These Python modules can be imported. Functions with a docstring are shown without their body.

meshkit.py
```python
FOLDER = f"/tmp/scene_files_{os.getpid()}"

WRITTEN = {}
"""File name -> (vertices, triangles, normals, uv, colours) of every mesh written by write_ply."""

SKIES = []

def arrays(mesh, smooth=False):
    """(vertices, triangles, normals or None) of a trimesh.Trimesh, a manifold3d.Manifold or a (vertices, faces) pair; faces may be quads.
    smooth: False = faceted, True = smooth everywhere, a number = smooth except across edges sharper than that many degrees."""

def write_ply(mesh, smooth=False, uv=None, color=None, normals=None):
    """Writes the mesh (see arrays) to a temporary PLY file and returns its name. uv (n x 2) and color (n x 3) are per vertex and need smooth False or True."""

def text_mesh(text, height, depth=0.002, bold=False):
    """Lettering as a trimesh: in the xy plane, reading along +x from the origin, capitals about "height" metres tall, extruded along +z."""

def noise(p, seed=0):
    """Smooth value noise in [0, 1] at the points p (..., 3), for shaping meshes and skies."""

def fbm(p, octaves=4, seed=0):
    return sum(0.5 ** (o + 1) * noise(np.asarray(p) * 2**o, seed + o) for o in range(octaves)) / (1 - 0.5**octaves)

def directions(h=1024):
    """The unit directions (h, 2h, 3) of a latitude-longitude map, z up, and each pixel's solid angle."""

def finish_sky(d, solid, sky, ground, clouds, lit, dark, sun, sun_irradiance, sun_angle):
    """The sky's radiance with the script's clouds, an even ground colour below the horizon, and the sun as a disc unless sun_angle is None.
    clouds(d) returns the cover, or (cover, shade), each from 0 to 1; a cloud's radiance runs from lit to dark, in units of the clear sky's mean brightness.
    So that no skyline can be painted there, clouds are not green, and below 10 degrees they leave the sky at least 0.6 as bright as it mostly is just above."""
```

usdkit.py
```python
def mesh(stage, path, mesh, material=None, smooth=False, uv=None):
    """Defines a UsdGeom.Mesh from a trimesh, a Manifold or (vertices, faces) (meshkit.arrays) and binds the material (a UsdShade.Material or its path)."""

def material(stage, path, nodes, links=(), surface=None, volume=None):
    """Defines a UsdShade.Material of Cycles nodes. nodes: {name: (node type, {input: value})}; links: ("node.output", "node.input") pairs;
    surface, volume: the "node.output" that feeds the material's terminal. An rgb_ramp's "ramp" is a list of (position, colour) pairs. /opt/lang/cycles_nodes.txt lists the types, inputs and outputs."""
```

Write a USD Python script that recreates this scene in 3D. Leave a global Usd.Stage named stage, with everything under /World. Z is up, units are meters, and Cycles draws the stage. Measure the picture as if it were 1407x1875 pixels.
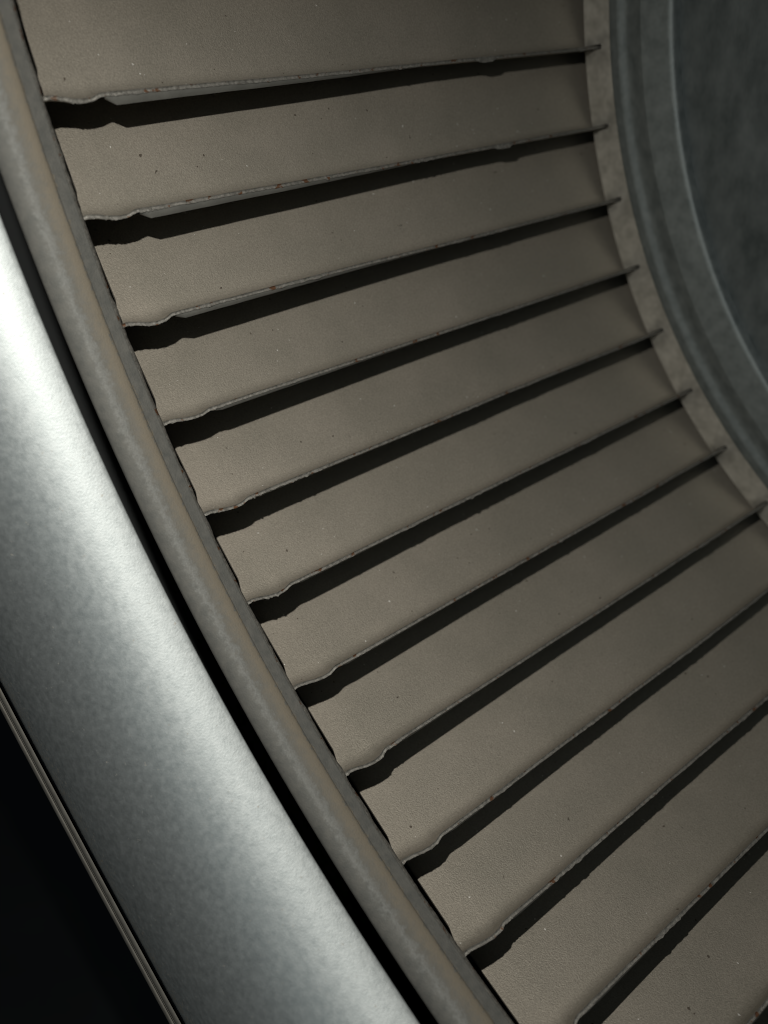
import math, numpy as np, usdkit, meshkit
from pxr import Usd, UsdGeom, UsdLux, UsdShade, Gf, Sdf

stage = Usd.Stage.CreateInMemory()
UsdGeom.SetStageUpAxis(stage, UsdGeom.Tokens.z)
UsdGeom.SetStageMetersPerUnit(stage, 1.0)
UsdGeom.Xform.Define(stage, '/World')
UsdGeom.Scope.Define(stage, '/World/Looks')

# ------------------------------------------------------------------ frame, camera, lamps
# The fan wheel: unit radius = SIZE metres. "ring" coordinates: x, y across the wheel, z along its axis away from the inlet.
SIZE = 0.22
LIFT = 0.75                      # height of the axis above the ground


def world(p):
    p = np.asarray(p, float) * SIZE
    return np.stack([p[..., 0], p[..., 2], -p[..., 1] + LIFT], -1)


def wdir(d):
    return np.array([d[0], d[2], -d[1]], float)


EYE = (-0.12503704, 0.02840835, -0.29624936)
FWD, UP, RIGHT = (-0.70646763, 0.49979596, 0.50110626), (-0.31807886, -0.85671302, 0.4060402), (0.63224151, 0.12746295, 0.76421454)
cam = UsdGeom.Camera.Define(stage, '/World/camera')
AP = 9.0
cam.CreateHorizontalApertureAttr(AP)
cam.CreateVerticalApertureAttr(AP * 1024 / 768)
cam.CreateFocalLengthAttr(AP * 1475.9 / 1407)
cam.CreateClippingRangeAttr(Gf.Vec2f(0.005, 50))
cam.CreateFStopAttr(3.0)
cam.CreateFocusDistanceAttr(0.93 * SIZE)
cam.CreateExposureAttr(0.0)
r_, u_, f_, e_ = wdir(RIGHT), wdir(UP), wdir(FWD), world(EYE)
cam.AddTransformOp().Set(Gf.Matrix4d(*r_, 0, *u_, 0, *(-f_), 0, *e_, 1))


def look_from(prim, at, to):
    at, to = np.asarray(at, float), np.asarray(to, float)
    z = at - to
    z /= np.linalg.norm(z)
    x = np.cross([0, 0, 1.0], z)
    x /= np.linalg.norm(x)
    y = np.cross(z, x)
    prim.AddTransformOp().Set(Gf.Matrix4d(*x, 0, *y, 0, *z, 0, *at, 1))


KEY = (-0.345, -0.19, -0.24)      # a small torch held just inside the inlet, above the camera
key = UsdLux.DiskLight.Define(stage, '/World/hand_lamp')
key.CreateRadiusAttr(0.0022)
key.CreateIntensityAttr(7600.0)
key.CreateColorAttr(Gf.Vec3f(1.0, 0.955, 0.87))
look_from(key, world(KEY), world(KEY) + wdir((-0.45, 0.88, 0.0)))
cool_fill = UsdLux.RectLight.Define(stage, '/World/window_light')   # added soft cool area light for the metal sheen, behind and above
cool_fill.CreateWidthAttr(2.6)
cool_fill.CreateHeightAttr(2.2)
cool_fill.CreateIntensityAttr(0.21)
cool_fill.CreateColorAttr(Gf.Vec3f(0.84, 0.98, 0.98))
look_from(cool_fill, world((6.5, -4.5, -7.0)), world((-0.6, 0.2, 0.0)))
ambient = UsdLux.DomeLight.Define(stage, '/World/room_light')     # added faint even fill that lifts shadows and metal reflections
ambient.CreateIntensityAttr(1.0)
ambient.CreateColorAttr(Gf.Vec3f(0.004, 0.005, 0.006))


# ------------------------------------------------------------------ helpers
def name_at(parent, name):
    p, k = f'{parent}/{name}', 0
    while stage.GetPrimAtPath(p):
        k += 1
        p = f'{parent}/{name}_{k:03d}'
    return p


def tag(prim, **kw):
    for k, v in kw.items():
        prim.SetCustomDataByKey(k, v)
    return prim


def thing(name, label, category):
    x = UsdGeom.Xform.Define(stage, name_at('/World', name))
    tag(x.GetPrim(), label=label, category=category)
    return str(x.GetPath())


def part(parent, name, mesh, mat, smooth=True, label=None):
    m = usdkit.mesh(stage, name_at(parent, name), mesh, f'/World/Looks/{mat}', smooth=smooth)
    if label:
        tag(m.GetPrim(), label=label)
    return str(m.GetPath())


def grid_mesh(P, closed=False):
    """P: rows x cols x 3 ring points -> quads."""
    a, b = P.shape[:2]
    i, j = np.meshgrid(np.arange(a - 1), np.arange(b if closed else b - 1), indexing='ij')
    j2 = (j + 1) % b
    q = np.stack([i * b + j, i * b + j2, (i + 1) * b + j2, (i + 1) * b + j], -1).reshape(-1, 4)
    return world(P.reshape(-1, 3)), q


def join(*ms):
    V, F, n = [], [], 0
    for v, f in ms:
        f = np.asarray(f)
        if f.shape[1] == 4:
            f = np.vstack([f[:, [0, 1, 2]], f[:, [0, 2, 3]]])
        V.append(v)
        F.append(f + n)
        n += len(v)
    return np.vstack(V), np.vstack(F)


def revolve(profile, segs=720, wobble=None):
    th = np.arange(segs) * 2 * np.pi / segs
    pr = np.asarray(profile, float)
    P = np.stack([pr[:, None, 0] * np.cos(th), pr[:, None, 0] * np.sin(th), np.broadcast_to(pr[:, None, 1], (len(pr), segs))], -1)
    if wobble is not None:
        P = wobble(P, th)
    return grid_mesh(P, closed=True)


def spline(pts, n):
    """Even Catmull-Rom samples through (r, z) points."""
    from scipy.interpolate import PchipInterpolator
    p = np.asarray(pts, float)
    d = np.r_[0, np.cumsum(np.linalg.norm(np.diff(p, axis=0), axis=1))]
    t = np.linspace(0, d[-1], n)
    return np.stack([PchipInterpolator(d, p[:, 0])(t), PchipInterpolator(d, p[:, 1])(t)], 1)


def wave1(rng, n, knots):
    x = np.linspace(0, knots, n)
    y = rng.standard_normal(knots + 3)
    i = x.astype(int)
    f = x - i
    f = f * f * (3 - 2 * f)
    return y[i] * (1 - f) + y[i + 1] * f


# ------------------------------------------------------------------ materials
def mat(name, nodes, links):
    usdkit.material(stage, f'/World/Looks/{name}', nodes, links, surface='p.BSDF')


def metal(name, base, base2, rough, metallic, grain, grain_h, mottle, stretch=(1, 1, 1), rust=0.0, spec=0.5, dr=0.06, band=False, specks=False, dust=False):
    n = {
        't': ('texture_coordinate', {}),
        'm': ('mapping', {'scale': stretch}),
        'n1': ('noise_texture', {'scale': mottle, 'detail': 5.0, 'roughness': 0.62}),
        'n2': ('noise_texture', {'scale': grain, 'detail': 4.0, 'roughness': 0.6}),
        'c': ('rgb_ramp', {'ramp': [(0.32, base), (0.68, base2)]}),
        'rr': ('map_range', {'from_min': 0.3, 'from_max': 0.7, 'to_min': rough - dr, 'to_max': rough + dr}),
        'b': ('bump', {'strength': 1.0, 'distance': grain_h}),
        'p': ('principled_bsdf', {'metallic': metallic, 'specular_ior_level': spec}),
    }
    l = [('t.object', 'm.vector'), ('m.vector', 'n1.vector'), ('m.vector', 'n2.vector'), ('n1.fac', 'c.fac'), ('n1.fac', 'rr.value'),
         ('rr.result', 'p.roughness'), ('n2.fac', 'b.height'), ('b.normal', 'p.normal')]
    if rust:
        n['n3'] = ('noise_texture', {'scale': 420.0, 'detail': 3.0})
        n['rm'] = ('map_range', {'from_min': rust, 'from_max': rust + 0.05, 'clamp': True})
        n['x'] = ('mix_color', {'b': (0.15, 0.075, 0.04)})
        l += [('t.object', 'n3.vector'), ('n3.fac', 'rm.value'), ('rm.result', 'x.fac'), ('c.color', 'x.a'), ('x.result', 'p.base_color')]
    elif dust:                       # pale dust caught in the crease along the outer rim
        n['sx'] = ('separate_xyz', {})
        n['mr'] = ('map_range', {'from_min': -0.236 * SIZE, 'from_max': -0.2475 * SIZE, 'to_min': 0.0, 'to_max': 0.17, 'clamp': True})
        n['dn'] = ('noise_texture', {'scale': 900.0, 'detail': 4.0, 'roughness': 0.7})
        n['ad'] = ('math', {'math_type': 'add'})
        n['dm'] = ('map_range', {'from_min': 0.66, 'from_max': 0.74, 'clamp': True})
        n['dx'] = ('mix_color', {'b': (0.36, 0.33, 0.28)})
        n['mm'] = ('map_range', {'to_min': metallic, 'to_max': 0.0})
        l += [('t.object', 'sx.vector'), ('sx.y', 'mr.value'), ('t.object', 'dn.vector'), ('dn.fac', 'ad.value1'), ('mr.result', 'ad.value2'), ('ad.value', 'dm.value'),
              ('dm.result', 'dx.fac'), ('dm.result', 'mm.value'), ('mm.result', 'p.metallic'), ('c.color', 'dx.a'), ('dx.result', 'p.base_color')]
    elif specks:                     # fine dust grain, dark specks and a few bright crumbs lying on the sheet
        n['g'] = ('noise_texture', {'scale': 2100.0, 'detail': 2.0})
        n['gr'] = ('map_range', {'from_min': 0.3, 'from_max': 0.7, 'to_min': 0.86, 'to_max': 1.12})
        n['oi'] = ('object_info', {})
        n['ov'] = ('map_range', {'to_min': 0.93, 'to_max': 1.06})
        n['om'] = ('math', {'math_type': 'multiply'})
        n['gx'] = ('mix_color', {'blend_type': 'multiply', 'fac': 1.0})
        n['dn'] = ('noise_texture', {'scale': 620.0, 'detail': 1.0})
        n['dm'] = ('map_range', {'from_min': 0.785, 'from_max': 0.80, 'clamp': True})
        n['dx'] = ('mix_color', {'b': (0.12, 0.10, 0.08)})
        n['wn'] = ('noise_texture', {'scale': 800.0, 'detail': 1.0})
        n['wm'] = ('map_range', {'from_min': 0.79, 'from_max': 0.805, 'clamp': True})
        n['wx'] = ('mix_color', {'b': (0.75, 0.74, 0.70)})
        l += [('t.object', 'g.vector'), ('g.fac', 'gr.value'), ('c.color', 'gx.a'), ('oi.random', 'ov.value'), ('gr.result', 'om.value1'), ('ov.result', 'om.value2'), ('om.value', 'gx.b'), ('t.object', 'dn.vector'), ('dn.fac', 'dm.value'), ('dm.result', 'dx.fac'),
              ('gx.result', 'dx.a'), ('t.object', 'wn.vector'), ('wn.fac', 'wm.value'), ('wm.result', 'wx.fac'), ('dx.result', 'wx.a'), ('wx.result', 'p.base_color')]
    elif band:                       # a brownish band along the ring, and a brighter stripe on its ridge
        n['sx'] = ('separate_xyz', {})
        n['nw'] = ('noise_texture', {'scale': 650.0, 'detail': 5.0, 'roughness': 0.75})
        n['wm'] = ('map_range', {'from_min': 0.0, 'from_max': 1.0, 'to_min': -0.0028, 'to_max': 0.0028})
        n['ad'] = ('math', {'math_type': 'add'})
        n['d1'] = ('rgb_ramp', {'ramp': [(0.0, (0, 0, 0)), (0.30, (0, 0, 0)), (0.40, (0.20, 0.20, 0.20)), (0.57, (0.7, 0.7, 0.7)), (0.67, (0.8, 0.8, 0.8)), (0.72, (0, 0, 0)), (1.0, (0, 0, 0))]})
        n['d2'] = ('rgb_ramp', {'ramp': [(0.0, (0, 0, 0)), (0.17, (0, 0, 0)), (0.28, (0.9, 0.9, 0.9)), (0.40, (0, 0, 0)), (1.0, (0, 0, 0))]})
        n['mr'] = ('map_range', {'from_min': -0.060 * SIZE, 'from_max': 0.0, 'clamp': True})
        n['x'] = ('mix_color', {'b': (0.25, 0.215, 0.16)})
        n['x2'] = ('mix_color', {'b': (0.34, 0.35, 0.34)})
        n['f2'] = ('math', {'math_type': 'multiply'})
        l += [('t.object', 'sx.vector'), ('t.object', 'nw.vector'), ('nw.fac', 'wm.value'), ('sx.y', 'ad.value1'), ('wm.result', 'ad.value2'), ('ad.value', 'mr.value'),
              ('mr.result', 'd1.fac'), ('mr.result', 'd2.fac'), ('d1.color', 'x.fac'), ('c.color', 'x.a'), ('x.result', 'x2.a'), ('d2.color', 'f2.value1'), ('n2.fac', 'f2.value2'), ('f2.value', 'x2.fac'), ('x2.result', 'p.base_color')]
    else:
        l += [('c.color', 'p.base_color')]
    mat(name, n, l)


metal('zinc_bright', (0.47, 0.515, 0.525), (0.56, 0.605, 0.615), 0.50, 0.82, 2000, 0.00003, 600, dr=0.05, dust=True)
metal('zinc_hem', (0.11, 0.105, 0.093), (0.15, 0.145, 0.13), 0.6, 0.5, 1500, 0.00004, 160, dr=0.03)
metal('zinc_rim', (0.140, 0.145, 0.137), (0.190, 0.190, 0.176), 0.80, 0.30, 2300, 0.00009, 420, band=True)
metal('zinc_blade', (0.32, 0.298, 0.252), (0.358, 0.328, 0.28), 0.55, 0.45, 2600, 0.00011, 38, specks=True)
metal('zinc_edge', (0.14, 0.137, 0.125), (0.33, 0.322, 0.295), 0.55, 0.45, 2500, 0.00012, 1100, rust=0.62)
metal('zinc_lip_shade', (0.15, 0.152, 0.14), (0.19, 0.19, 0.175), 0.6, 0.4, 2500, 0.00004, 200)  # darker copy of the blade zinc, the lip's shade put into its colour
metal('zinc_plate', (0.175, 0.205, 0.212), (0.275, 0.31, 0.315), 0.6, 0.6, 900, 0.0001, 230)
metal('zinc_disc', (0.085, 0.105, 0.112), (0.185, 0.212, 0.22), 0.55, 0.7, 700, 0.00008, 110, stretch=(1.0, 1.0, 0.6))
metal('zinc_flange', (0.36, 0.353, 0.325), (0.60, 0.588, 0.545), 0.52, 0.7, 900, 0.00008, 230)
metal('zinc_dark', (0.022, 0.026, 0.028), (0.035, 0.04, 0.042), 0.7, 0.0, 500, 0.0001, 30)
metal('dark_floor', (0.020, 0.023, 0.024), (0.032, 0.036, 0.037), 0.8, 0.0, 120, 0.0005, 6)

# ------------------------------------------------------------------ dark floor far below
fl_ = usdkit.mesh(stage, '/World/floor', (np.array([(-4, -4, 0), (4, -4, 0), (4, 4, 0), (-4, 4, 0)], float), np.array([(0, 1, 2, 3)])), '/World/Looks/dark_floor')
tag(fl_.GetPrim(), kind='structure', label='dark floor below the fan, black beyond the rim of the inlet cone', category='floor')

# ------------------------------------------------------------------ fan casing (behind the wheel, seen through the gaps)
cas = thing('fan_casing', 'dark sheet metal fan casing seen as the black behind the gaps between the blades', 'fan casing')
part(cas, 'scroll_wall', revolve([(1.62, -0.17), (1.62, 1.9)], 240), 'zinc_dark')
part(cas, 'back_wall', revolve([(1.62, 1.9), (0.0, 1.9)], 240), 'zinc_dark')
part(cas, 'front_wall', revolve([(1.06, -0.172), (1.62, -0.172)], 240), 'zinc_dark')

# ------------------------------------------------------------------ inlet cone
cone = thing('inlet_cone', 'shiny galvanised inlet cone with bright highlight, rolled rim along its outer edge', 'inlet cone')
t = np.linspace(0, np.pi / 2, 60)
prof = np.stack([1.19 - 0.225 * np.cos(t) ** 0.95, -0.085 - 0.162 * np.sin(t)], 1)
lip = [(0.9685, -0.0836), (0.9658, -0.0842)]
part(cone, 'cone_wall', revolve(np.vstack([lip, prof]), 900), 'zinc_bright')
a = np.linspace(-2.2, 1.6, 16)
hem = np.vstack([np.stack([1.1835 + 0.0045 * np.sin(-a), -0.2510 - 0.0045 * np.cos(a)], 1)[::-1], np.stack([1.1925 + 0.0050 * np.sin(-a), -0.2555 - 0.0050 * np.cos(a)], 1)[::-1]])
hem = hem[np.argsort(hem[:, 0], kind='stable')]
part(cone, 'rolled_rim', revolve(hem, 720), 'zinc_hem')

# ------------------------------------------------------------------ fan wheel
wheel = thing('fan_impeller', 'galvanised fan impeller with grey brown curved blades between its front ring and back plate', 'fan wheel')
N = 57
TH0, DTH = 3.1088, -2 * np.pi / N
TWIST = -0.0407 / 0.8386          # the blades lean along the drum


def rim_wobble(P, th):
    rng = np.random.default_rng(5)
    j = 0.0004 * wave1(rng, len(th), 400) + 0.0004 * np.abs(wave1(rng, len(th), 900)) * (wave1(rng, len(th), 120) > 0.4)
    j[-1] = j[0]
    P = P.copy()
    P[0, :, 2] += j
    P[1, :, 2] += j
    return P


strip = [(1.0045, 0.0006), (1.0003, 0.0012), (0.9984, -0.0022), (0.9965, -0.004), (0.9925, -0.0165)]
band = spline([(0.9925, -0.0165), (0.9887, -0.0190), (0.9866, -0.0280), (0.9862, -0.0400), (0.9858, -0.0440), (0.9872, -0.0490), (0.9930, -0.0565), (1.0005, -0.0602), (1.008, -0.0585), (1.011, -0.050), (1.008, -0.030)], 40)
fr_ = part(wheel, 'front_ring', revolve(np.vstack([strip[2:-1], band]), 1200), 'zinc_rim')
part(fr_, 'raw_edge', revolve(strip[:3], 2400, rim_wobble), 'zinc_edge')

# back plate: slotted flange, stepped ring, disc
from shapely.geometry import Polygon, Point
from shapely import affinity
import trimesh
KS = range(-4, 16)
ring = Point(0, 0).buffer(1.0249, 360).difference(Point(0, 0).buffer(0.979, 360))
for k in range(N):
    th = TH0 + DTH * k + TWIST * 0.8386
    slot = Polygon([(0.998, -0.0035), (1.05, -0.0035), (1.05, 0.0035), (0.998, 0.0035)]).union(Point(0.998, 0).buffer(0.0035))
    ring = ring.difference(affinity.rotate(affinity.translate(slot, 0, -0.0022), math.degrees(th), origin=(0, 0)))
fl = trimesh.creation.extrude_polygon(ring, 0.006, engine='earcut')
fv = np.array(fl.vertices)
fv[:, 2] += 0.8386
part(wheel, 'slotted_flange', (world(fv), np.array(fl.faces)[:, ::-1]), 'zinc_flange', smooth=30)
step = [(0.9795, 0.8392), (0.9785, 0.8372), (0.9625, 0.8300), (0.9590, 0.8290), (0.9450, 0.8315), (0.9420, 0.8310), (0.9150, 0.8185), (0.9100, 0.8165), (0.8680, 0.8162), (0.8635, 0.8175), (0.8605, 0.8205), (0.8588, 0.8300), (0.8580, 0.8370)]
part(wheel, 'stepped_ring', revolve(spline(step, 120), 720), 'zinc_plate')
part(wheel, 'back_disc', revolve(spline([(0.8600, 0.8314), (0.84, 0.8325), (0.5, 0.836), (0.2, 0.838), (0.1, 0.838)], 60), 720), 'zinc_disc')

# blades
T = 0.0037
S = np.linspace(0, 0.17, 1701)

w = np.clip((S - 0.016) / 0.026, 0, 1)


def bend(lean):
    """Blade section: radial at the inner edge, then leaning over. Returns u (outwards), v (across), angle along the sheet."""
    A = np.radians(lean) * w * w * (3 - 2 * w)
    return np.r_[0, np.cumsum(np.cos(A[:-1])) * (S[1] - S[0])], np.r_[0, np.cumsum(np.sin(A[:-1])) * (S[1] - S[0])], A


ZMAX = 0.95


def blade(k):
    rng = np.random.default_rng(100 + k)
    th = TH0 + DTH * k + 0.0
    e = np.array([math.cos(th), math.sin(th), 0])
    nz = 460
    zz = np.r_[np.linspace(0, 0.09, 90), np.linspace(0.09, ZMAX, nz - 89)[1:]]
    n = len(zz)
    vend = 0.126 + 0.0004 * wave1(rng, n, 12)
    frac = np.r_[0, 0.02, 0.05, 0.09, np.linspace(0.12, 0.36, 13), np.linspace(0.42, 1, 9)]
    U, V, A = (np.empty((len(frac), n)) for _ in range(3))
    for c in range(n):               # the sheet leans over more towards the back plate
        lean = 62 + 6 * min(max(k - 6, 0) / 3, 1) + 20 * zz[c] ** 0.8
        uc, vc, ac = bend(lean)
        sc = frac * min(np.interp(vend[c], vc, S), S[-1])
        U[:, c], V[:, c], A[:, c] = np.interp(sc, S, uc), np.interp(sc, S, vc), np.interp(sc, S, ac)
    # left end: the tab reaches the ring, the outer corner is set back
    t = np.clip(1 - zz / 0.06, 0, 1)
    Z = zz[None] + np.interp(frac, [0, .05, .12, .35, 1], [-0.0028, -0.0020, 0.004, 0.0195, 0.036])[:, None] * t[None]
    # curled tab
    uu = np.clip(zz / 0.058, 0, 1)
    amp = rng.uniform(0.8, 1.2)
    up = rng.uniform(0.6, 1.1) + 0.05 * k
    tab = np.interp(uu, [0, .15, .3, .5, .68, .84, .95, 1], np.array([.0008 * up, .0019 * up, .0006 * up, -.0024, -.0038, -.0032, -.0008, 0]) * amp)
    kern = np.exp(-(frac[:, None] / 0.17) ** 2)
    # long gentle bow of the edge + burrs
    bow = 0.0006 * wave1(rng, n, 5)
    dV = tab[None] * kern + bow[None] * np.exp(-(frac[:, None] / 0.5) ** 2) + 0.00007 * wave1(rng, n, 60)[None] * np.exp(-(frac[:, None] / 0.04) ** 2)
    nrm_u, nrm_v = np.sin(A), -np.cos(A)          # towards the back of the sheet
    burr0 = 0.0004 * np.abs(wave1(rng, n, 190)) * np.clip(wave1(rng, n, 25) + 0.3, 0, 1.2) + 0.0003 * rng.random(n)
    burr1 = 0.0006 * np.abs(wave1(rng, n, 210)) * np.clip(wave1(rng, n, 30) + 0.2, 0, 1.4) + 0.0004 * rng.random(n)
    if k in (0, 1):
        burr1 += 0.0030 * np.exp(-((zz - 0.60 - 0.01 * k) / 0.016) ** 6)

    def pts(U, V, Z):
        q = th + TWIST * Z
        c, d = np.cos(q), np.sin(q)
        return np.stack([(1 + U) * c - V * d, (1 + U) * d + V * c, Z], -1)
    Uf, Vf = U.copy(), V + dV
    Uf[0] -= burr0
    Ub, Vb = U + T * nrm_u, V + dV + T * nrm_v
    Ub[0] -= burr0 * 0
    Vb[0] -= burr1
    Ub[0] -= 0.4 * burr1
    front, back = pts(Uf, Vf, Z), pts(Ub, Vb, Z)
    left = np.stack([front[:, 0], back[:, 0]], 1)
    outer = np.stack([front[-1], back[-1]], 0)
    inv = lambda m: (m[0], np.asarray(m[1])[:, ::-1])
    ms = [inv(grid_mesh(front)), grid_mesh(back), inv(grid_mesh(left)), inv(grid_mesh(outer))]
    p = part(wheel, 'blade', join(*ms), 'zinc_blade')
    # raw cut edge with burrs along both corners
    rows = []
    for fr, du in ((0, 0.0), (0.22, 0.0009), (0.5, 0.0013), (0.78, 0.0008), (1, 0.0)):
        q = front[0] * (1 - fr) + back[0] * fr
        q = q + e * (du + (0.00015 * wave1(rng, n, 60) if 0 < fr < 1 else 0))[..., None] if 0 < fr < 1 else q
        rows.append(q)
    part(p, 'cut_edge', grid_mesh(np.stack(rows, 0)), 'zinc_edge', smooth=30)
    # lip turned down behind the edge, widest beside the tab
    wide = {-4: 1, -3: 1, -2: 1, -1: 1, 0: 1, 1: .9, 2: .65, 3: .4}.get(k, 0.2)
    sel = (zz > 0.061) & (zz < 0.52)
    h = (0.0088 * wide * (1 - (zz[sel] - 0.061) / 0.46) * np.clip((zz[sel] - 0.059) / 0.014, 0, 1) + 0.0002)
    q0 = back[0][sel] + (burr1 * 0.4)[sel][:, None] * e
    tv = np.stack([-np.sin(th + TWIST * zz[sel]), np.cos(th + TWIST * zz[sel]), 0 * h], -1)
    q0 = q0 + burr1[sel][:, None] * tv
    lip_rows = [q0 + 0.0006 * e, q0 + 0.0010 * e - 0.25 * h[:, None] * tv, q0 + 0.0022 * e - h[:, None] * tv, q0 + 0.0045 * e - h[:, None] * tv, q0 + 0.016 * e + 0.0003 * tv]
    part(p, 'turned_lip', grid_mesh(np.stack(lip_rows, 0)), 'zinc_lip_shade', smooth=40)


for k in KS:
    blade(k)
